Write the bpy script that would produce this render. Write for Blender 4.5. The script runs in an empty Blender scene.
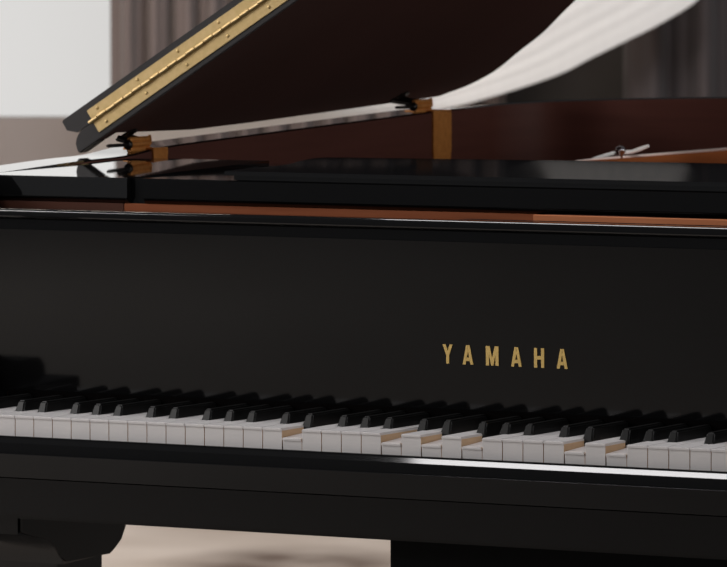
import bpy, bmesh, math
from mathutils import Vector, Matrix

scn = bpy.context.scene
COL = scn.collection
KZ = 0.735                      # height of the white key tops above the floor
W = 0.0235                      # white key pitch

# ------------------------------------------------------------------ camera
CAM = Vector((2.7247, -5.0011, 0.5078 + KZ))
YAW, PIT, FPX = 0.494796, 0.0620525, 5491.41
FWD = Vector((-math.sin(YAW) * math.cos(PIT), math.cos(YAW) * math.cos(PIT), -math.sin(PIT)))
RGT = Vector((math.cos(YAW), math.sin(YAW), 0))
UPV = RGT.cross(FWD)
HF = Vector((-math.sin(YAW), math.cos(YAW), 0))    # horizontal direction across the room
cd = bpy.data.cameras.new('camera')
cam = bpy.data.objects.new('camera', cd)
COL.objects.link(cam)
cam.matrix_world = Matrix(((RGT.x, UPV.x, -FWD.x, CAM.x), (RGT.y, UPV.y, -FWD.y, CAM.y), (RGT.z, UPV.z, -FWD.z, CAM.z), (0, 0, 0, 1)))
cd.sensor_width = 36
cd.lens = FPX / 727 * 36
cd.clip_end = 200
cd.dof.use_dof = True
cd.dof.focus_distance = 5.65
cd.dof.aperture_fstop = 24
scn.camera = cam


def ray(x, y):
    return FWD + RGT * ((x - 363.5) / FPX) - UPV * ((y - 283.5) / FPX)


def on(x, y, ax, v):            # a sight line meets the plane axis = v (heights measured from the key tops)
    d = ray(x, y)
    v2 = v + KZ if ax == 2 else v
    q = CAM + d * ((v2 - CAM[ax]) / d[ax])
    return Vector((q.x, q.y, q.z - KZ))


def back(x, y, dist):           # a point of the far end of the room, dist metres across the room
    d = ray(x, y)
    return CAM + d * (dist / d.dot(HF))


# ------------------------------------------------------------------ materials
def mat(name, col, rough=.5, metal=0., coat=0., coat_rough=.03, ior=1.5, bump=None, noise=None, sheen=0., spec=.5):
    m = bpy.data.materials.new(name)
    m.use_nodes = True
    nt = m.node_tree
    b = nt.nodes['Principled BSDF']
    b.inputs['Base Color'].default_value = (*col, 1)
    b.inputs['Roughness'].default_value = rough
    b.inputs['Metallic'].default_value = metal
    b.inputs['Coat Weight'].default_value = coat
    b.inputs['Coat Roughness'].default_value = coat_rough
    b.inputs['IOR'].default_value = ior
    b.inputs['Sheen Weight'].default_value = sheen
    b.inputs['Specular IOR Level'].default_value = spec
    if noise:
        scale, stretch, c2, lo, hi = noise
        tc = nt.nodes.new('ShaderNodeTexCoord')
        mp = nt.nodes.new('ShaderNodeMapping')
        mp.inputs['Scale'].default_value = stretch
        nz = nt.nodes.new('ShaderNodeTexNoise')
        nz.inputs['Scale'].default_value = scale
        nz.inputs['Detail'].default_value = 6
        rp = nt.nodes.new('ShaderNodeValToRGB')
        rp.color_ramp.elements[0].position = lo
        rp.color_ramp.elements[1].position = hi
        rp.color_ramp.elements[0].color = (*col, 1)
        rp.color_ramp.elements[1].color = (*c2, 1)
        nt.links.new(tc.outputs['Object'], mp.inputs['Vector'])
        nt.links.new(mp.outputs['Vector'], nz.inputs['Vector'])
        nt.links.new(nz.outputs['Fac'], rp.inputs['Fac'])
        nt.links.new(rp.outputs['Color'], b.inputs['Base Color'])
    if bump:
        scale, stretch, st, dist = bump
        tc = nt.nodes.new('ShaderNodeTexCoord')
        mp = nt.nodes.new('ShaderNodeMapping')
        mp.inputs['Scale'].default_value = stretch
        nz = nt.nodes.new('ShaderNodeTexNoise')
        nz.inputs['Scale'].default_value = scale
        bp = nt.nodes.new('ShaderNodeBump')
        bp.inputs['Strength'].default_value = st
        bp.inputs['Distance'].default_value = dist
        nt.links.new(tc.outputs['Object'], mp.inputs['Vector'])
        nt.links.new(mp.outputs['Vector'], nz.inputs['Vector'])
        nt.links.new(nz.outputs['Fac'], bp.inputs['Height'])
        nt.links.new(bp.outputs['Normal'], b.inputs['Normal'])
    return m


M = {}
M['lacquer'] = mat('black_lacquer', (.0035, .0035, .0038), .07)
M['lacquer_satin'] = mat('black_lacquer_case', (.0025, .0025, .0028), .16, spec=.36)
M['lid_under'] = mat('lid_lacquer', (.095, .055, .048), .4, spec=0, noise=(2, (1, 2, 1), (.112, .064, .056), .2, .8))


def satin_mat():                # black satin that mirrors only weakly
    m = bpy.data.materials.new('desk_satin_black')
    m.use_nodes = True
    nt = m.node_tree
    nt.nodes.remove(nt.nodes['Principled BSDF'])
    df = nt.nodes.new('ShaderNodeBsdfDiffuse')
    df.inputs['Color'].default_value = (.005, .005, .0055, 1)
    gl = nt.nodes.new('ShaderNodeBsdfGlossy')
    gl.inputs['Roughness'].default_value = .05
    mx = nt.nodes.new('ShaderNodeMixShader')
    mx.inputs['Fac'].default_value = .10
    nt.links.new(df.outputs[0], mx.inputs[1])
    nt.links.new(gl.outputs[0], mx.inputs[2])
    nt.links.new(mx.outputs[0], nt.nodes['Material Output'].inputs['Surface'])
    return m


M['desk'] = satin_mat()
M['lacquer_top'] = mat('black_lacquer_polished', (.0035, .0035, .0038), .03, ior=2.1)
M['box_black'] = mat('matte_black', (.0025, .0027, .003), .6, spec=.08)
M['lid_edge'] = mat('lid_edge_lacquer', (.013, .0115, .0125), .38)
M['mahogany'] = mat('inner_rim_mahogany', (.10, .036, .027), .5, spec=.15,
                    noise=(5, (1, 1.2, 18), (.118, .043, .032), .3, .72))
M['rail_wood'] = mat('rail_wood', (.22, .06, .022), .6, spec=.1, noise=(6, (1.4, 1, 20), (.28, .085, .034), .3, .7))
M['rail_shaded'] = mat('rail_wood_shaded', (.07, .026, .016), .6, spec=.1, noise=(6, (1.4, 1, 20), (.09, .032, .02), .3, .7))  # same rail, with the dimmer bass end put into its colour
M['rail_lit'] = mat('rail_wood_lit', (.46, .16, .07), .6, spec=.1, noise=(6, (1.4, 1, 20), (.54, .20, .09), .3, .7))  # same rail, with the brighter treble end put into its colour
M['rail_dark'] = mat('rail_dark_wood', (.02, .008, .006), .6, spec=.15, noise=(6, (1.4, 1, 20), (.03, .011, .008), .3, .7))
M['plate'] = mat('iron_plate_bronze', (.36, .11, .038), .7, spec=0, noise=(30, (1, 1, 1), (.41, .13, .047), .35, .65))
M['plate_edge_highlight'] = mat('plate_highlight_pale', (.85, .70, .64), .4)  # pale colour standing in for the highlight along the plate
M['white_key'] = mat('white_key_top', (.66, .64, .64), .3, noise=(14, (1, 1, 1), (.69, .67, .665), .35, .65))
M['key_wood'] = mat('key_wood', (.55, .37, .22), .6, noise=(40, (1, .08, 1), (.66, .47, .30), .3, .7))
M['black_key'] = mat('black_key_satin', (.0035, .0035, .0035), .38, spec=.24, noise=(60, (1, 1, 1), (.005, .005, .005), .4, .6))
M['brass'] = mat('brass_hinge', (.56, .41, .19), .42, metal=.85, noise=(160, (1, 1, 1), (.62, .46, .23), .35, .65),
                 bump=(260, (1, 1, 1), .12, .0006))
M['brass_dark'] = mat('brass_aged', (.62, .235, .05), .45, metal=.3, noise=(120, (1, 1, 1), (.74, .31, .075), .35, .65))
M['brass_screw'] = mat('brass_screw', (.62, .45, .2), .45, metal=.5)
M['gold'] = mat('gold_letters', (.70, .48, .15), .5, metal=.2)
M['steel_dark'] = mat('dark_steel', (.03, .026, .024), .3, metal=.7)
M['chrome'] = mat('chrome', (.50, .46, .46), .1, metal=1)
M['pale_metal'] = mat('pale_metal', (.9, .86, .83), .4)
M['felt'] = mat('felt', (.003, .0026, .0026), 1, spec=0)
M['wall_grey'] = mat('wall_paint_mauve', (.32, .285, .272), .9, noise=(2, (1, 1, 1), (.35, .31, .298), .3, .7))
M['wall_dark'] = mat('wall_paint_charcoal', (.078, .072, .07), .9, noise=(1.2, (1, 1, 1), (.068, .063, .062), .3, .7))
M['wall_front'] = mat('wall_paint_grey', (.42, .41, .41), .9, noise=(1.2, (1, 1, 1), (.40, .39, .39), .3, .7))
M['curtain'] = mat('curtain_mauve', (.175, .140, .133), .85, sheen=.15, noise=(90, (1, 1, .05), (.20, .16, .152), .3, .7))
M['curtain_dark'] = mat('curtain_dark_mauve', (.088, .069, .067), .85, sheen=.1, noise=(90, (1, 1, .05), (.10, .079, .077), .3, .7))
M['sheer'] = mat('white_drape', (.82, .815, .81), .8, noise=(60, (1, 1, .2), (.85, .845, .84), .3, .7))
FS = CAM + ray(292, 566) * (CAM.z / -ray(292, 566).z)      # middle of a darker patch of the floor
M['floor'] = mat('pale_floor', (.66, .60, .55), .45, noise=(2.2, (1, 1, 1), (.50, .44, .39), .35, .65))
nt = M['floor'].node_tree
b = nt.nodes['Principled BSDF']
src = b.inputs['Base Color'].links[0].from_socket
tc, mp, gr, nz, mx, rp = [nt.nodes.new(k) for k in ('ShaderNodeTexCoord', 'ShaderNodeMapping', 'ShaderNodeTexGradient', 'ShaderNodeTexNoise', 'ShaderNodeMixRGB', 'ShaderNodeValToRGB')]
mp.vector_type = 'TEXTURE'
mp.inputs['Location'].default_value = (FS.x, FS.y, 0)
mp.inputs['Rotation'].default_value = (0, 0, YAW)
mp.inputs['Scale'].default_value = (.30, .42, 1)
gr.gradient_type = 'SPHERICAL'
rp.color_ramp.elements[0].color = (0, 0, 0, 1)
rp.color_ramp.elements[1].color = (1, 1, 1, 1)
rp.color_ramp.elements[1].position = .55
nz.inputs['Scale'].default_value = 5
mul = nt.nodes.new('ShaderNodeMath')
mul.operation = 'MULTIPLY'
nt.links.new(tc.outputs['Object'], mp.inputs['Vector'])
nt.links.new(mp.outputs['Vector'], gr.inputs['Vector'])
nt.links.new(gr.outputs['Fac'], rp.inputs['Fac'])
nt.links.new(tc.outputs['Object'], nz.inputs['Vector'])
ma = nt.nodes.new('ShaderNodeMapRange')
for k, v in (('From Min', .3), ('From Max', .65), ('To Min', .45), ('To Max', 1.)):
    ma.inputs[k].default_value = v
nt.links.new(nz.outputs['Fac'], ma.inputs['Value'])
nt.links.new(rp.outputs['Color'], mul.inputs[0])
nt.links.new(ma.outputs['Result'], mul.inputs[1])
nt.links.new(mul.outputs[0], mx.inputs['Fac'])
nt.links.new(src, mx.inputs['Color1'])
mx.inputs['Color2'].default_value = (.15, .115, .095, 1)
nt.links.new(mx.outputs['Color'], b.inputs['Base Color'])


def pane_mat():
    m = bpy.data.materials.new('daylit_frosted_glass')
    m.use_nodes = True
    nt = m.node_tree
    b = nt.nodes['Principled BSDF']
    b.inputs['Base Color'].default_value = (.1, .1, .1, 1)
    b.inputs['Roughness'].default_value = .6
    tc = nt.nodes.new('ShaderNodeTexCoord')
    nz = nt.nodes.new('ShaderNodeTexNoise')
    nz.inputs['Scale'].default_value = .9
    rp = nt.nodes.new('ShaderNodeValToRGB')
    rp.color_ramp.elements[0].color = (.60, .595, .585, 1)
    rp.color_ramp.elements[1].color = (.72, .72, .71, 1)
    nt.links.new(tc.outputs['Object'], nz.inputs['Vector'])
    nt.links.new(nz.outputs['Fac'], rp.inputs['Fac'])
    nt.links.new(rp.outputs['Color'], b.inputs['Emission Color'])
    ge = nt.nodes.new('ShaderNodeNewGeometry')      # glow raised higher up, to whiten the reflection in the shelf
    sp = nt.nodes.new('ShaderNodeSeparateXYZ')
    mr = nt.nodes.new('ShaderNodeMapRange')
    for k, v in (('From Min', 1.12), ('From Max', 1.5), ('To Min', .93), ('To Max', 1.5)):
        mr.inputs[k].default_value = v
    nt.links.new(ge.outputs['Position'], sp.inputs['Vector'])
    nt.links.new(sp.outputs['Z'], mr.inputs['Value'])
    nt.links.new(mr.outputs['Result'], b.inputs['Emission Strength'])
    return m


M['pane'] = pane_mat()


# ------------------------------------------------------------------ builders (z measured from the key tops when zoff = KZ)
def link(name, bm, mats, parent=None, smooth=None, zoff=KZ):
    bmesh.ops.recalc_face_normals(bm, faces=bm.faces)
    me = bpy.data.meshes.new(name)
    bm.to_mesh(me)
    bm.free()
    if zoff:
        me.transform(Matrix.Translation((0, 0, zoff)))
    for m in (mats if isinstance(mats, (list, tuple)) else [mats]):
        me.materials.append(m)
    if smooth is not None:
        me.shade_smooth()
        me.set_sharp_from_angle(angle=math.radians(smooth))
    o = bpy.data.objects.new(name, me)
    COL.objects.link(o)
    if smooth is not None and smooth < 50:
        wn = o.modifiers.new('flat_faces', 'WEIGHTED_NORMAL')
        wn.weight = 100
        wn.keep_sharp = True
    if parent:
        o.parent = parent
    return o


def add_prism(bm, poly, fn, a0, a1, mi=0):
    """closed profile poly [(p,q)], extruded from a0 to a1; fn(p,q,a) gives a point."""
    v0 = [bm.verts.new(fn(p, q, a0)) for p, q in poly]
    v1 = [bm.verts.new(fn(p, q, a1)) for p, q in poly]
    n = len(poly)
    fs = [bm.faces.new(v0), bm.faces.new(v1[::-1])]
    for i in range(n):
        fs.append(bm.faces.new((v0[i], v1[i], v1[(i + 1) % n], v0[(i + 1) % n])))
    for f in fs:
        f.material_index = mi
    return v0, v1, fs


def along_x(p, q, a):
    return (a, p, q)


def along_z(p, q, a):
    return (p, q, a)


def along_y(p, q, a):
    return (p, a, q)


def add_box(bm, x0, x1, y0, y1, z0, z1, bevel=0, seg=2, mi=0):
    t = bmesh.new()
    add_prism(t, [(x0, y0), (x1, y0), (x1, y1), (x0, y1)], along_z, z0, z1, mi)
    if bevel:
        bmesh.ops.bevel(t, geom=t.edges[:], offset=bevel, segments=seg, affect='EDGES', profile=.5)
    merge(bm, t)


def merge(bm, t):
    me = bpy.data.meshes.new('tmp')
    t.to_mesh(me)
    t.free()
    bm.from_mesh(me)
    bpy.data.meshes.remove(me)


def add_tube(bm, pts, rad, seg=12, cap=True):
    pts = [Vector(p) for p in pts]
    rings = []
    for i, p in enumerate(pts):
        a = pts[max(i - 1, 0)]
        b = pts[min(i + 1, len(pts) - 1)]
        t = (b - a).normalized()
        h = Vector((0, 0, 1)) if abs(t.z) < .9 else Vector((1, 0, 0))
        s = t.cross(h).normalized()
        u = s.cross(t)
        r = rad[i] if isinstance(rad, (list, tuple)) else rad
        rings.append([bm.verts.new(p + s * (r * math.cos(2 * math.pi * k / seg)) + u * (r * math.sin(2 * math.pi * k / seg))) for k in range(seg)])
    for a, b in zip(rings, rings[1:]):
        for k in range(seg):
            bm.faces.new((a[k], a[(k + 1) % seg], b[(k + 1) % seg], b[k]))
    if cap:
        bm.faces.new(rings[0][::-1])
        bm.faces.new(rings[-1])


def add_ball(bm, c, r, sx=1, sy=1, sz=1):
    bmesh.ops.create_uvsphere(bm, u_segments=20, v_segments=12, radius=r,
                              matrix=Matrix.Translation(c) @ Matrix.Diagonal((sx, sy, sz, 1)))


def arc(cx, cy, r, a0, a1, n):
    return [(cx + r * math.cos(math.radians(a0 + (a1 - a0) * i / n)), cy + r * math.sin(math.radians(a0 + (a1 - a0) * i / n))) for i in range(n + 1)]


def smooth_path(P, n=8):        # Catmull-Rom through the points
    out = []
    P = [Vector(p) for p in P]
    for i in range(len(P) - 1):
        p0, p1, p2, p3 = P[max(i - 1, 0)], P[i], P[i + 1], P[min(i + 2, len(P) - 1)]
        for k in range(n):
            t = k / n
            out.append(.5 * ((2 * p1) + (p2 - p0) * t + (2 * p0 - 5 * p1 + 4 * p2 - p3) * t * t + (3 * p1 - p0 - 3 * p2 + p3) * t ** 3))
    out.append(P[-1])
    return out


def thing(name, label, cat, loc=(0, 0, 0), group=None):
    o = bpy.data.objects.new(name, None)
    COL.objects.link(o)
    o.location = loc
    o.empty_display_size = .1
    o['label'] = label
    o['category'] = cat
    if group:
        o['group'] = group
    return o


def structure(o):
    o['kind'] = 'structure'
    return o


# ================================================================== the piano
piano = thing('grand_piano', 'black lacquered grand piano with raised lid and gold lettering, six white keys pressed down', 'piano')

XL, XO = -.565, -.6275          # spine: inner and outer face
XC = .1175                      # middle of the keyboard
XR, XRO = 2 * XC - XL, 2 * XC - XO

# ---- rim: inner path from the bass front, along the spine, round the tail and back along the bentside
inner = [(XL, .235, .2492), (XL, .408, .2562), (XL, .51, .2590), (XL, .6037, .2668), (XL, .80, .2740), (XL, 1.10, .2838), (XL, 1.30, .2902), (XL, 1.42, .2935),
         (-.562, 1.476, .2951), (-.523, 1.540, .2980), (-.457, 1.560, .3005), (-.396, 1.588, .3020), (-.296, 1.608, .3040),
         (-.15, 1.60, .3040), (.02, 1.52, .3030), (.20, 1.36, .2990), (.36, 1.18, .2940), (.50, 1.02, .2890), (.64, .88, .2830),
         (.75, .74, .2760), (.79, .60, .2668), (XR, .408, .2562), (XR, .235, .2492)]
ip = smooth_path(inner, 6)
bm = bmesh.new()
rows = []
TH = XL - XO
for i, p in enumerate(ip):
    a, b = ip[max(i - 1, 0)], ip[min(i + 1, len(ip) - 1)]
    t = Vector((b.x - a.x, b.y - a.y, 0)).normalized()
    o = Vector((-t.y, t.x, 0))
    q = p + o * TH
    e = .002
    dz = .006 if i > len(ip) * .28 else 0.
    sec = [(p, -.095), (p, p.z - e), (p + o * e, p.z), (q - o * .004, p.z - dz), (q, p.z - .004 - dz), (q, -.105), (q - o * .004, -.109), (p, -.109)]
    rows.append([bm.verts.new((s.x, s.y, z)) for s, z in sec])
for ra, rb in zip(rows, rows[1:]):
    for k in range(len(ra)):
        f = bm.faces.new((ra[k], rb[k], rb[(k + 1) % len(ra)], ra[(k + 1) % len(ra)]))
        f.material_index = 1 if k == 0 else 0
for r in (rows[0], rows[-1]):
    bm.faces.new(r)
link('rim', bm, [M['lacquer_top'], M['mahogany']], piano, 40)

# ---- arms (cheeks) beside the keyboard, joined to the rim ends
arm_prof = [(.2352, -.105), (-.040, -.105)] + arc(-.034, .012, .0155, 180, 90, 8) + [(.010, .0275), (.040, .031)] + \
           [(.062, .045), (.078, .062), (.088, .085), (.094, .12), (.099, .17), (.106, .205), (.117, .229), (.135, .243), (.16, .2465), (.2352, .2492)]
for x0, x1 in ((XO, XL), (XR, XRO)):
    bm = bmesh.new()
    add_prism(bm, arm_prof, along_x, x0, x1)
    bmesh.ops.bevel(bm, geom=[e for e in bm.edges if abs(e.verts[0].co.x - e.verts[1].co.x) < 1e-6], offset=.003, segments=2, affect='EDGES')
    link('arm', bm, M['lacquer'], piano, 30)

# ---- key blocks
KX0, KX1 = -21 * W, 31 * W
for x0, x1 in ((XL + .0005, KX0 - .001), (KX1 + .001, XR - .0005)):
    bm = bmesh.new()
    add_prism(bm, [(.1360, -.03), (-.004, -.03)] + arc(-.000, .007, .006, 180, 90, 5) + [(.1360, .013)], along_x, x0, x1)
    link('key_block', bm, M['lacquer'], piano, 30)

# ---- keybed and the front rail under the keys, keyslip
bm = bmesh.new()
add_prism(bm, [(-.0285, -.0648), (-.0285, -.1042), (-.0150, -.1042), (-.0150, -.1092), (.40, -.1092), (.40, -.040), (-.0055, -.040), (-.0055, -.0648)], along_x, XO + .001, XRO - .001)
link('keybed', bm, M['lacquer_satin'], piano, 30)
bm = bmesh.new()
slip = [(-.0055, -.064), (-.0055, -.0216), (-.0075, -.0212), (-.0106, -.0213), (-.0108, -.0234), (-.0166, -.0281), (-.0172, -.0306), (-.0180, -.0340), (-.0186, -.0380),
        (-.0280, -.0382), (-.0288, -.0389), (-.0288, -.0635), (-.0282, -.0641), (-.020, -.0641)]
add_prism(bm, slip, along_x, XL + .0005, XR - .0005)
link('keyslip', bm, M['lacquer'], piano)

# ---- white and black keys
OFF = {0: None}
KIND = {}
for i in range(-4, 48):
    KIND[i] = 'EFGABCD'[i % 7]
BLK = {}                        # black key right of white key i: x centre
for i in range(-4, 47):
    n = KIND[i]
    s = (i + 1 - 17) * W
    d = {'C': -.10, 'D': .10, 'F': -.15, 'G': 0, 'A': .15}.get(n)
    if d is not None:
        BLK[i] = s + d * W
BLK_ALL = dict(BLK)
LEN, FRONT, SLOT = .1360, .0470, .0072
pressed = {14, 19, 21, 23, 28, 30}


def white_key(i):
    xa, xb = (i - 17) * W + .00045, (i + 1 - 17) * W - .00045
    ra, rb = xa, xb
    if i - 1 in BLK:
        ra = max(xa, BLK[i - 1] + SLOT)
    if i in BLK:
        rb = min(xb, BLK[i] - SLOT)
    plan = [(xa, 0), (xb, 0), (xb, FRONT)]
    if rb < xb:
        plan += [(rb, FRONT)]
    plan += [(rb, LEN), (ra, LEN)]
    if ra > xa:
        plan += [(ra, FRONT)]
    plan += [(xa, FRONT)]
    bm = bmesh.new()
    top = [(x, (y - .0010) if y == 0 else y) for x, y in plan]
    t = bmesh.new()             # the white cover with its small front lip
    add_prism(t, top, along_z, -.0026, 0)
    es = [e for e in t.edges if all(abs(v.co.z) < 1e-6 for v in e.verts)]
    bmesh.ops.bevel(t, geom=es, offset=.0006, segments=2, affect='EDGES')
    merge(bm, t)
    body = [(x, (y + .0002) if y == 0 else y) for x, y in plan]
    v0, v1, fs = add_prism(bm, body, along_z, -.0235, -.0026, 1)
    for f in bm.faces:          # white front plate
        if f.material_index == 1 and all(v.co.y < .001 for v in f.verts):
            f.material_index = 0
    # end sides of the wooden body keep the wood
    bm.normal_update()
    o = link('white_key', bm, [M['white_key'], M['key_wood']], piano, None, 0)
    o.location.z = KZ
    if i in pressed:            # rocks on the balance rail
        a, piv = .0098 / .235, .235
        o.rotation_euler.x = a
        o.location = (0, piv - piv * math.cos(a), KZ - piv * math.sin(a))
        o['label'] = 'white key pressed down'
    return o


for i in range(-4, 48):
    white_key(i)

bkm = None
for i, x in BLK.items():
    if bkm is None:
        bm = bmesh.new()
        wb, wt = .0064, .0044
        y0, yt, y1 = .0478, .0550, .1360
        zb, zt = -.006, .0112
        base = [(-wb, y0 - .0012), (wb, y0 - .0012), (wb, y1), (-wb, y1)]
        topq = [(-wt, yt), (wt, yt), (wt, y1), (-wt, y1)]
        a = [bm.verts.new((p, q, zb)) for p, q in base]
        b = [bm.verts.new((p, q, zt)) for p, q in topq]
        bm.faces.new(a[::-1])
        bm.faces.new(b)
        for k in range(4):
            bm.faces.new((a[k], a[(k + 1) % 4], b[(k + 1) % 4], b[k]))
        es = [e for e in bm.edges if max(v.co.z for v in e.verts) > 0 and min(v.co.y for v in e.verts) < .1]
        bmesh.ops.bevel(bm, geom=es, offset=.0017, segments=3, affect='EDGES')
        o = link('black_key', bm, M['black_key'], piano, 40, 0)
        bkm = o
    else:
        o = bkm.copy()
        COL.objects.link(o)
        o.parent = piano
    o.location = (x, 0, KZ)

# felt strip and key frame under the keys, so nothing shines through the gaps
bm = bmesh.new()
add_box(bm, KX0, KX1, .002, .138, -.0395, -.0345)
link('key_felt', bm, M['felt'], piano)

bm = bmesh.new()
add_box(bm, KX0, KX1, .1364, .1450, -.03, .0142)
link('nameboard_felt', bm, M['felt'], piano)

# ---- fallboard with its rail and the gold lettering
bm = bmesh.new()
LEAN = .031


def fy(z):                      # face of the fallboard, leaning a little over the keys
    return .142 - LEAN * (z - .0135) * .8


fall = [(fy(.0135), .0135), (.1424, .0120), (.160, .0120), (.160, .2127), (.1585, .2149), (.1416, .2149), (.1396, .2144), (.1381, .2131), (.1375, .2121), (.1366, .2092), (.1364, .2070), (.1368, .2060), (.1384, .2052),
        (.1430, .2044), (.1440, .2028), (.1440, .1923), (fy(.192), .1921)]
add_prism(bm, fall, along_x, XL + .0005, XR - .0005)
fallboard = link('fallboard', bm, M['lacquer'], piano, 24)


def glyph(ch):
    s = .27                     # stroke in glyph units of width
    if ch == 'Y':
        return [[(0, 1), (.30, 1), (.5, .66), (.70, 1), (1, 1), (.64, .44), (.64, 0), (.36, 0), (.36, .44)]]
    if ch == 'A':
        return [[(0, 0), (.27, 0), (.335, .20), (.665, .20), (.73, 0), (1, 0), (.66, 1), (.34, 1), ],
                ]
    if ch == 'M':
        return [[(0, 0), (.24, 0), (.24, .60), (.41, 0), (.59, 0), (.76, .60), (.76, 0), (1, 0), (1, 1), (.70, 1), (.5, .38), (.30, 1), (0, 1)]]
    if ch == 'H':
        return [[(0, 0), (.30, 0), (.30, .42), (.70, .42), (.70, 0), (1, 0), (1, 1), (.70, 1), (.70, .60), (.30, .60), (.30, 1), (0, 1)]]


bm = bmesh.new()
for ch, px0, px1 in (('Y', 442.6, 452.6), ('A', 462.6, 473.1), ('M', 485.8, 498.4), ('A', 510.9, 521.6), ('H', 534.0, 544.0), ('A', 556.6, 567.5)):
    yb = 363.5 + (px0 - 442.6) * .0456
    yt = 344.3 + (px0 - 442.6) * .0410
    p0, p1, pt = on(px0 - .7, yb, 1, .138), on(px1 - .7, yb, 1, .138), on(px0 - .7, yt, 1, .138)
    x0, wd, z0, ht = p0.x, p1.x - p0.x, .5 * (p0.z + p1.z) + .0, pt.z - p0.z
    z0 = p0.z
    if ch == 'A':               # two legs, a crossbar, and the counter left open
        polys = [[(0, 0), (.27, 0), (.545, .84), (.50, 1), (.335, 1)], [(1, 0), (.665, 1), (.50, 1), (.455, .84), (.73, 0)], [(.30, .18), (.70, .18), (.645, .36), (.355, .36)]]
    else:
        polys = glyph(ch)
    for poly in polys:
        add_prism(bm, [(x0 + u * wd, z0 + v * ht) for u, v in poly], lambda p, q, a: (p, fy(q) + a, q), -.0009, .0002)
link('lettering', bm, M['gold'], fallboard)

# ---- wooden rails seen in the gap over the fallboard, split so their tones carry the light gradient
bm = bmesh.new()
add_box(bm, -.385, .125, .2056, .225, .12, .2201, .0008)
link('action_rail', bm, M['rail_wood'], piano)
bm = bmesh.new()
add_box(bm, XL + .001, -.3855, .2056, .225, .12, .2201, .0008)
link('action_rail', bm, M['rail_shaded'], piano)
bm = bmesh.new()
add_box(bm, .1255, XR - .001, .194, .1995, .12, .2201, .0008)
link('action_rail', bm, M['rail_lit'], piano)
bm = bmesh.new()
add_prism(bm, [(-.03, .12), (XR - .003, .12), (XR - .003, .2146), (.055, .2146), (.040, .2138), (-.02, .2060)], along_y, .172, .182)
link('stop_rail', bm, M['rail_dark'], piano)

# ---- music desk assembly: two side shelves, the tray and the folded desk
TT = .2485                      # tray top


def front_slab(name, x0, x1, y0, y1, z0, z1, m, zback=None):
    bm = bmesh.new()
    prof = [(y0 + .007, z0), (y0 + .0045, z0 + .0012), (y0, z0 + .0062), (y0, z1 - .0012), (y0 + .0012, z1), (y1, zback or z1), (y1, z0)]
    add_prism(bm, prof, along_x, x0, x1)
    return link(name, bm, m, piano, 30)


front_slab('music_shelf', XL + .0008, -.378, .2, .52, .2203, TT, M['lacquer_top'], .2563)
bm = bmesh.new()
add_box(bm, -.3775, -.3580, .209, .52, .2203, TT - .0006)
link('shelf_joint', bm, M['lacquer'], piano)
front_slab('music_tray', -.3575, .5925, 0.2, .53, .2203, TT, M['lacquer'])
front_slab('music_shelf', .613, XR - .0008, .2, .52, .2203, TT, M['lacquer_top'], .2563)
bm = bmesh.new()
add_box(bm, .593, .6125, .209, .52, .2203, TT - .0006)
link('shelf_joint', bm, M['lacquer'], piano)
bm = bmesh.new()                # the raised strip the desk slides over, at the bass end
add_box(bm, -.4801, -.2560, .535, .60, .2203, TT + .001, .002)
link('slide_rail', bm, M['lacquer'], piano)

D0 = .254
desk = [(-.2520, .196), (-.2560, .2010), (-.2640, .2500), (-.2680, .3050), (-.2760, .3740), (-.2940, .4250), (-.3160, .4800), (-.3340, .5350), (-.3440, .5700), (-.3400, .5900), (-.3200, .5950),
        (-.20, .612), (-.0442, .640), (.14, .650), (.30, .640), (.43, .60), (.545, .58), (.565, .545), (.54, .46), (.505, .36), (.498, .25), (.487, .196)]
bm = bmesh.new()
t = bmesh.new()
add_prism(t, desk, along_z, D0, .2585)
es = [e for e in t.edges if all(abs(v.co.z - .2585) < 1e-6 for v in e.verts)]
bmesh.ops.bevel(t, geom=es, offset=.0012, segments=2, affect='EDGES')
merge(bm, t)
add_box(bm, -.245, .48, .205, .56, TT + .0002, D0 + .0004)
link('music_desk', bm, M['desk'], piano, 30)

# ---- inside: soundboard, iron plate with its edge highlight as a pale bead, a bolt and a short prop
bm = bmesh.new()
sb = [(p.x, p.y) for p in ip]
add_prism(bm, sb, along_z, .05, .06)
link('soundboard', bm, M['rail_wood'], piano)
ZP = .238
pe = [on(x, y, 2, ZP) for x, y in ((575, 161.6), (610, 159.2), (640, 157), (685, 153.3), (727, 150.2))]
bm = bmesh.new()
e0, e1 = pe[0], pe[-1]
dirp = (e1 - e0).normalized()
poly = [(e0 - dirp * .35), e0, e1, e1 + dirp * .02, Vector((.0, e1.y - .02, 0)), Vector((.2, 1.30, 0)), Vector((.45, 1.0, 0)), Vector((.68, .76, 0)), Vector((.70, .66, 0))]
poly = [Vector((p.x, max(p.y, .66), 0)) for p in poly]
add_prism(bm, [(p.x, p.y) for p in poly], along_z, ZP - .012, ZP)
plate = link('iron_plate', bm, M['plate'], piano)
bm = bmesh.new()
add_tube(bm, [e0 + dirp * s + Vector((0, 0, .001)) for s in (0, .05, .1, .2, .3)] + [e1 + Vector((0, 0, .001))], [.0006, .0014, .0018, .002, .0022, .0024], 8)
link('plate_edge_highlight', bm, M['plate_edge_highlight'], plate, 60)
kn = on(620.5, 150.5, 1, 1.20)
bm = bmesh.new()
add_ball(bm, kn, .0066, 1, 1, .92)
add_tube(bm, [kn + Vector((0, 0, -.02)), kn + Vector((0, 0, -.004))], .003)
link('plate_bolt', bm, M['chrome'], plate, 60)
bm = bmesh.new()
add_tube(bm, [on(588, 161.0, 1, 1.215), on(597, 158.0, 1, 1.215), on(613, 153.4, 1, 1.215), on(632, 151.8, 1, 1.215), on(640, 149.2, 1, 1.215), on(648.5, 145.8, 1, 1.215)],
         [.0014, .0024, .0026, .0026, .0028, .0020], 10)
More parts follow.
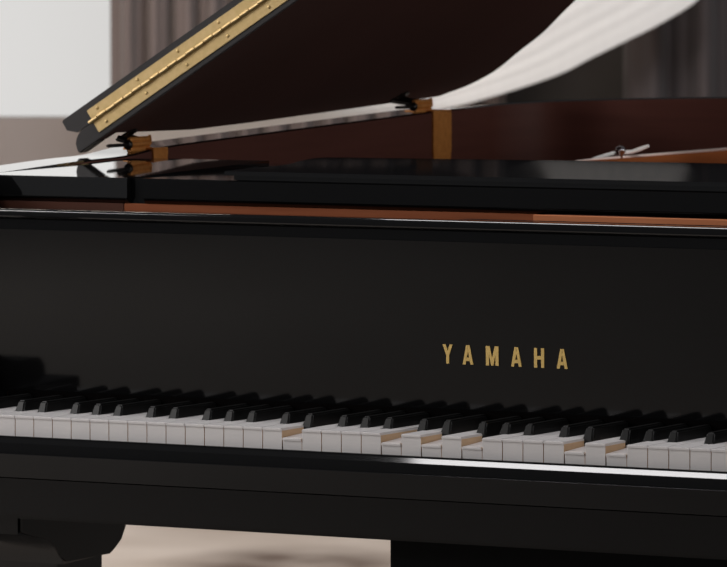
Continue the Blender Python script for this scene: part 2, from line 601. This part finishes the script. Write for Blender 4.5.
link('tuning_rod', bm, M['pale_metal'], plate, 60)

# ---- lid: main leaf, folded front flap, long piano hinge, two lid hinges
A0 = Vector((-.6223, .5, .2608))
phi = math.radians(31.64)
E1 = Vector((math.cos(phi), 0, math.sin(phi)))
E2 = Vector((0, 1, .051)).normalized()
N = E1.cross(E2).normalized()
E2 = N.cross(E1).normalized()


def lidp(u, v, n):
    return A0 + E1 * u + E2 * v + N * n


def lid_plan(x, y):             # where the sight line meets the underside of the lid
    d = ray(x, y)
    A = A0 + Vector((0, 0, KZ))
    q = CAM + d * ((A - CAM).dot(N) / d.dot(N)) - A
    return (q.dot(E1), q.dot(E2))


tail = [lid_plan(x, y) for x, y in ((447, 93.5), (469.6, 84.9), (495, 71), (519, 51.8), (542.6, 33.2), (562.4, 13.4))]
tl = smooth_path([(.019, .92, 0)] + [(u, v, 0) for u, v in tail] +
                 [(.37, .83, 0), (.50, .70, 0), (.64, .56, 0), (.80, .43, 0), (.96, .33, 0), (1.13, .26, 0), (1.30, .21, 0), (1.42, .19, 0)], 5)
outline = [(.03, 0), (.03, .020), (.044, .022), (.036, .10), (.022, .24), (.019, .40), (.018, .88)] + [(p.x, p.y) for p in tl] + [(1.43, .17), (1.43, 0)]
TL = .0215
bm = bmesh.new()
add_prism(bm, outline, lambda p, q, a: lidp(p, q, a), 0, TL)
t = bmesh.new()                 # rounded nose at the hinge side
add_prism(t, [(0, 0), (.0008, .006), (.0026, .0119), (.007, .0165), (.012, .0195), (.019, .0212), (.0302, TL), (.0302, 0)], lambda p, q, a: lidp(p, a, q), 0, .020)
merge(bm, t)
bm.normal_update()
bmesh.ops.bevel(bm, geom=[e for e in bm.edges if e.calc_face_angle(0) > .6 and all((v.co - A0).dot(N) < 1e-5 for v in e.verts)], offset=.0012, segments=2, affect='EDGES')
bm.normal_update()
for f in bm.faces:
    f.material_index = 1 if f.normal.dot(N) < -.9 else 0
lid = link('lid', bm, [M['lid_edge'], M['lid_under']], piano, 30)
bm = bmesh.new()
FL0, FL1 = TL + .0006, .0440
add_prism(bm, [(.0112, FL0), (.0008, .0310), (.0008, FL1 - .002), (.003, FL1), (1.38, FL1), (1.38, FL0)], lambda p, q, a: lidp(p, a, q), 0, .40)
link('lid_flap', bm, M['lid_edge'], lid, 30)
bm = bmesh.new()
NK = .0226


def leaf(n0, n1, u0):
    t = bmesh.new()
    add_prism(t, [(u0, n0), (1.36, n0), (1.36, n1), (u0, n1)], lambda p, q, a: lidp(p, a, q), -.0016, .0004)
    bmesh.ops.bevel(t, geom=t.edges[:], offset=.0003, segments=1, affect='EDGES')
    merge(bm, t)


leaf(.0068, NK - .0006, .0372)
leaf(NK + .0006, .0364, .0372)
u = .0335
k = 0
while u < 1.35:
    L = .0128
    add_tube(bm, [lidp(u, -.0032, NK + (.0002 if k % 2 else -.0002)), lidp(u + L, -.0032, NK + (.0002 if k % 2 else -.0002))], .0024, 10)
    u += .0141
    k += 1
hinge = link('piano_hinge', bm, M['brass'], lid, 40)
first = None
for row, (n, u0) in enumerate(((.0128, .0532), (.0322, .0512))):
    for k in range(21):
        p = lidp(u0 + 0.0640 * k, -.0018, n)
        if first is None:
            bm = bmesh.new()
            bmesh.ops.create_uvsphere(bm, u_segments=12, v_segments=8, radius=.0021, matrix=Matrix.Diagonal((1, .6, 1, 1)))
            first = o = link('hinge_screw', bm, M['brass_screw'], lid, 60, 0)
        else:
            o = first.copy()
            COL.objects.link(o)
            o.parent = lid
        o.location = p + Vector((0, 0, KZ))


def lid_hinge(px_barrel, py_barrel, xs0, xs1, pyt, pyb):
    """brass pivot hinge: bracket on the rim top, barrel, leaf down the inner face, pin with a dark handle"""
    top0, top1, bot = on(xs0, pyt, 0, XL), on(xs1, pyt, 0, XL), on(.5 * (xs0 + xs1), pyb, 0, XL)
    y0, y1 = top0.y, top1.y
    bm = bmesh.new()            # leaf down the inner face of the rim
    t = bmesh.new()
    add_prism(t, [(y0, top0.z), (y1, top1.z)] + arc(.5 * (y0 + y1), bot.z + .008, .5 * (y1 - y0), 0, -180, 8)[0:], along_x, XL - .0005, XL + .0022)
    merge(bm, t)
    add_box(bm, XL - .040, XL + .0022, y0, y1, top0.z - .0008, top0.z + .0020, .0006, 1)
    lh = link('lid_hinge', bm, M['brass_dark'], piano, 30)
    c = on(px_barrel, py_barrel, 0, XL - .012)
    bm = bmesh.new()
    for j, (dz, r) in enumerate(((-.0050, .0042), (.0012, .0046), (.0065, .0036))):
        pts = [c + Vector((0, s, dz)) for s in (-.022, -.0205, -.008, .008, .0205, .022)]
        add_tube(bm, pts, [r * .75, r, r, r, r, r * .75], 12)
    add_box(bm, c.x - .011, c.x + .011, c.y - .020, c.y + .020, c.z - .013, c.z - .008, .001, 1)
    add_tube(bm, [c + Vector((0, .014, -.004)), c + Vector((-.004, .032, .002)), c + Vector((-.006, .036, .010))], [.004, .0032, .002], 8)
    link('barrel', bm, M['brass_dark'], lh, 40)
    bm = bmesh.new()
    add_tube(bm, [c + Vector((0, -.020, .001)), c + Vector((0, -.034, .001)), c + Vector((-.002, -.064, .0010)), c + Vector((-.002, -.068, .0010))], [.0030, .0022, .0022, .0016], 10)
    add_ball(bm, c + Vector((0, -.024, .001)), .0058)
    link('hinge_pin', bm, M['steel_dark'], lh, 50)
    # upper bracket screwed to the underside of the lid
    v = (c.y - A0.y)
    bm = bmesh.new()
    t = bmesh.new()
    add_prism(t, [(.026, v - .012), (.046, v - .010), (.050, v), (.046, v + .010), (.026, v + .012)], lambda p, q, a: lidp(p, q, a), -.0022, .0003)
    merge(bm, t)
    add_tube(bm, [c + Vector((0, -.012, .004)), lidp(.030, v - .012, -.001)], .004, 10)
    add_tube(bm, [c + Vector((0, .012, .004)), lidp(.030, v + .012, -.001)], .004, 10)
    link('lid_bracket', bm, M['steel_dark'], lh, 40)


lid_hinge(138.5, 145, 152, 166.5, 149.5, 160)
lid_hinge(422, 107, 432, 450, 112, 157)

# lid prop at the treble side
pb = Vector((XR - .02, .70, .262))
pt = lidp(1.17, .16, -.004)
bm = bmesh.new()
add_tube(bm, [pb, pb + (pt - pb) * .5, pt], [.011, .012, .009], 12)
link('lid_prop', bm, M['lacquer'], piano, 40)

# ---- legs
def leg(x0, x1, poly, post, mirror=False):
    bm = bmesh.new()
    t = bmesh.new()
    add_prism(t, poly, along_x, x0, x1)
    bmesh.ops.bevel(t, geom=[e for e in t.edges if abs(e.verts[0].co.x - e.verts[1].co.x) < 1e-6], offset=.003, segments=2, affect='EDGES')
    merge(bm, t)
    l = link('leg', bm, M['lacquer_satin'], piano, 30)
    bm = bmesh.new()
    add_prism(bm, post, along_x, x0 + .014, x1 - .014)
    link('leg_post', bm, M['lacquer_satin'], l, 30)
    bm = bmesh.new()
    yc = .5 * (post[-1][0] + post[-2][0])
    xc = .5 * (x0 + x1)
    add_box(bm, xc - .03, xc + .03, yc - .03, yc + .03, -KZ + .052, -KZ + .062, .002)
    add_tube(bm, [(xc - .014, yc, -KZ + .028), (xc + .014, yc, -KZ + .028)], .028, 20)
    add_tube(bm, [(xc, yc, -KZ + .030), (xc, yc, -KZ + .056)], .012, 10)
    link('caster', bm, M['brass'], l, 40)


XLEG = -.41
pl = [(x, y) for x, y in ((20, 535), (30, 535.5), (43, 535.5), (51, 538.5), (57, 545), (62.5, 555), (66, 564.5), (110, 553.5), (115, 551), (121.5, 539), (127, 527))]
pp = [on(x, y, 0, XLEG) for x, y in pl]
poly = [(pp[0].y, -.1093)] + [(p.y, p.z) for p in pp[:-1]] + [(pp[-1].y, pp[-1].z), (pp[-1].y + .012, -.1093)]
zb = min(p.z for p in pp)
q0, q1 = pp[6], pp[7]
post = [(q0.y + .004, q0.z + .004), (q1.y + .006, q1.z + .002), (q1.y - .012, -KZ + .06), (q0.y + .02, -KZ + .06)]
post = [post[1], post[0], post[3], post[2]]
leg(-.552, XLEG, poly, post)
leg(2 * XC - XLEG, 2 * XC + .552, poly, post)
ys = 1.28
leg(-.22, -.08, [(ys + p - pp[0].y - .06, z) for p, z in poly], [(ys + p - pp[0].y - .06, z) for p, z in post])

# ---- black housing under the middle of the keybed
c0 = on(389, 555, 1, .10)
bm = bmesh.new()
add_box(bm, c0.x, c0.x + .62, .10, .42, -.30, -.1093, .004)
link('control_box', bm, M['box_black'], piano)

# ================================================================== the room (its far wall faces the camera)
def B(px, py, d):
    return back(px, py, d)


def quad_wall(name, d, px0, px1, z0, z1, m, thick=.12):
    bm = bmesh.new()
    a, b = B(px0, 200, d), B(px1, 200, d)
    a2, b2 = a + HF * thick, b + HF * thick
    add_prism(bm, [(a.x, a.y), (b.x, b.y), (b2.x, b2.y), (a2.x, a2.y)], along_z, z0, z1)
    return structure(link(name, bm, m, None, None, 0))


DW = 13.0
zsill = B(0, 118, DW).z
bm = bmesh.new()
c = CAM + HF * 5
g = [c + RGT * sx * 9 + HF * sy for sx, sy in ((-1, -12.4), (1, -12.4), (1, 8.3), (-1, 8.3))]
add_prism(bm, [(p.x, p.y) for p in g], along_z, -.1, 0)
structure(link('floor', bm, M['floor'], None, None, 0))

quad_wall('wall_back', DW + .02, 415, 2500, 0, 3.4, M['wall_dark'])
quad_wall('wall_sill', DW, -1900, 414.5, 0, zsill, M['wall_grey'])
quad_wall('wall_upper', DW, -1900, 414.5, 2.75, 3.4, M['wall_grey'])
bm = bmesh.new()
a, b = B(-1500, 118, DW), B(414, 118, DW)
a, b = a + HF * .06, b + HF * .06
a2, b2 = a + HF * .012, b + HF * .012
add_prism(bm, [(a.x, a.y), (b.x, b.y), (b2.x, b2.y), (a2.x, a2.y)], along_z, zsill + .002, 2.748)
structure(link('window_1', bm, M['pane'], None, None, 0))
quad_wall('trim_1', 12.25, -300, 1300, 2.69, 2.85, M['wall_dark'], .6)


def curtain(name, label, cat, px0, px1, d, z0, z1, folds, amp, m, group=None, seed=0.):
    bm = bmesh.new()
    n = max(24, int(folds * 14))
    a, b = B(px0, 100, d), B(px1, 100, d)
    zs = [z0, z0 + .5, z0 + 1.2, z1 - .15, z1]
    grid = []
    for j, z in enumerate(zs):
        row = []
        for i in range(n + 1):
            s = i / n
            w = amp * (math.sin(2 * math.pi * folds * s + seed) + .35 * math.sin(2 * math.pi * folds * 2.3 * s + 1 + seed) + .2 * math.sin(2 * math.pi * folds * .37 * s + 2 + .6 * j))
            p = a.lerp(b, s) + HF * w
            row.append(bm.verts.new((p.x, p.y, z)))
        grid.append(row)
    for r0, r1 in zip(grid, grid[1:]):
        for i in range(n):
            bm.faces.new((r0[i], r0[i + 1], r1[i + 1], r1[i]))
    o = link(name, bm, m, None, 180, 0)
    md = o.modifiers.new('thickness', 'SOLIDIFY')
    md.thickness = .004
    o['label'] = label
    o['category'] = cat
    if group:
        o['group'] = group
    return o


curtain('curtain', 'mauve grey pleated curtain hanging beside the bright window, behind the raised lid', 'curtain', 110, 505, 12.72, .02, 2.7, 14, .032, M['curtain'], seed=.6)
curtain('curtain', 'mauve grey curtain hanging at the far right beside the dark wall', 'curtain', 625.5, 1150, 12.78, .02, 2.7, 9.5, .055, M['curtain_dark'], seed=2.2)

# white drape drawn up in a sweep across the wall
hem = smooth_path([(86, 161, 0), (150, 152, 0), (250, 139, 0), (350, 124, 0), (440, 109.8, 0), (499, 94.7, 0), (558, 75, 0), (590, 59, 0), (625.5, 41.5, 0), (661, 23.7, 0), (699, -1, 0),
                   (704, -22, 0), (694, -55, 0), (676, -95, 0), (663, -150, 0), (660, -230, 0), (690, -400, 0), (720, -690, 0)], 5)
upp = smooth_path([(86, 120, 0), (150, 108, 0), (220, 92, 0), (290, 72, 0), (350, 52, 0), (400, 30, 0), (435, 8, 0), (470, -12, 0), (500, -32, 0), (524, -48, 0), (540, -62, 0),
                   (552, -90, 0), (558, -150, 0), (560, -230, 0), (540, -400, 0), (520, -690, 0)], 5)
bm = bmesh.new()
NS = 60
grid = []
for i, (h, q) in enumerate(zip(hem, upp)):
    row = []
    wide = (h - q).length
    am = .0005 + .000003 * wide
    for k in range(NS + 1):
        s = k / NS
        p = h.lerp(q, s)
        w = am * (math.sin(2 * math.pi * 9 * s + .5) + .5 * math.sin(2 * math.pi * 4.3 * s + i * .02)) * min(1, s * 6 + .15)
        row.append(bm.verts.new(B(p.x, p.y, 12.5 + w - s * .34 * max(0., min(1., (470 - h.x) / 200)))))
    grid.append(row)
for r0, r1 in zip(grid, grid[1:]):
    for k in range(NS):
        bm.faces.new((r0[k], r0[k + 1], r1[k + 1], r1[k]))
o = link('white_drape', bm, M['sheer'], None, 180, 0)
md = o.modifiers.new('thickness', 'SOLIDIFY')
md.thickness = .002
bm = bmesh.new()
add_tube(bm, [B(91, 137, 12.40), B(91, 137, 12.99)], .006, 12)
add_tube(bm, [B(91, 137, 12.385), B(91, 137, 12.40)], .014, 16)
link('tieback_knob', bm, M['brass'], o, 60, 0)
o['label'] = 'white drape swept up in a curve against the dark wall behind the piano lid'
o['category'] = 'drape'

# ================================================================== light
def area(name, loc, target, sx, sy, L, col=(1, 1, 1), roll=None):
    ld = bpy.data.lights.new(name, 'AREA')
    ld.shape = 'RECTANGLE'
    ld.size, ld.size_y = sx, sy
    ld.energy = L * math.pi * sx * sy
    ld.color = col
    o = bpy.data.objects.new(name, ld)
    COL.objects.link(o)
    loc, target = Vector(loc), Vector(target)
    o.location = loc
    d = (target - loc).normalized()
    if roll is None:
        o.rotation_euler = d.to_track_quat('-Z', 'Y').to_euler()
    else:                       # keep the long side along roll
        x = Vector(roll).normalized()
        z = -d
        y = z.cross(x).normalized()
        x = y.cross(z)
        o.rotation_euler = Matrix((x, y, z)).transposed().to_euler()
    return o


area('ceiling_strip_light', (-.83 + 1.7, .13, KZ + 1.72), (-.83 + 1.7, .10, KZ), 3.4, .13, 14, (1, .97, .98), roll=(1, 0, 0))
area('front_soft_light', (-4.5, -2.6, 2.3), (-.1, 0, KZ), 2.5, 2.2, 7.9, (1, .955, .935))
area('key_sheen_light', (-1.92, -1.2, KZ + 1.9), (-.3, 0, KZ), .5, .6, 22, (1, .98, .96))  # unseen lamp added for the sheen on the black key fronts
bl = CAM + HF * 9.0 + RGT * 1.2
area('background_light', (bl.x, bl.y, 3.2), tuple(B(520, 40, 12.5)), 2.2, 1.0, 7.0, (.91, .985, 1.06))  # unseen lamp added to brighten the drape and the far end
fl = CAM + HF * 10.6 - RGT * .9
area('floor_fill_light', (fl.x, fl.y, 2.9), (fl.x, fl.y, 0), 1.6, 1.6, 7.5, (1, .85, .72))  # unseen lamp added to warm and brighten the floor behind the piano
area('side_floor_fill_light', (-5.6, -6.0, 2.3), (-5.2, -6.0, 0), 1.0, 1.0, 20, (1, 1, 1))  # unseen lamp added so the floor mirrored in the fallboard fades rightwards
area('right_soft_light', (3.0, 1.3, 1.44), (-.4, 1.3, KZ + .28), .9, .6, 10.0, (1, .97, .95))

ld = bpy.data.lights.new('rod_fill_spot', 'SPOT')  # unseen narrow spot added to whiten the pale rod
ld.energy = 260
ld.spot_size = math.radians(2.6)
ld.spot_blend = .6
ld.shadow_soft_size = .02
o = bpy.data.objects.new('rod_fill_spot', ld)
COL.objects.link(o)
o.location = (1.6, -2.0, KZ + 1.5)
o.rotation_euler = (on(622, 150.5, 1, 1.215) + Vector((0, 0, KZ)) - o.location).to_track_quat('-Z', 'Y').to_euler()

wd = bpy.data.worlds.new('studio')
scn.world = wd
wd.use_nodes = True
bg = wd.node_tree.nodes['Background']
bg.inputs['Color'].default_value = (.93, .93, .96, 1)
bg.inputs['Strength'].default_value = .09

scn.view_settings.view_transform = 'Standard'
scn.view_settings.look = 'None'
scn.view_settings.exposure = 0
scn.cycles.use_denoising = True
scn.cycles.max_bounces = 8
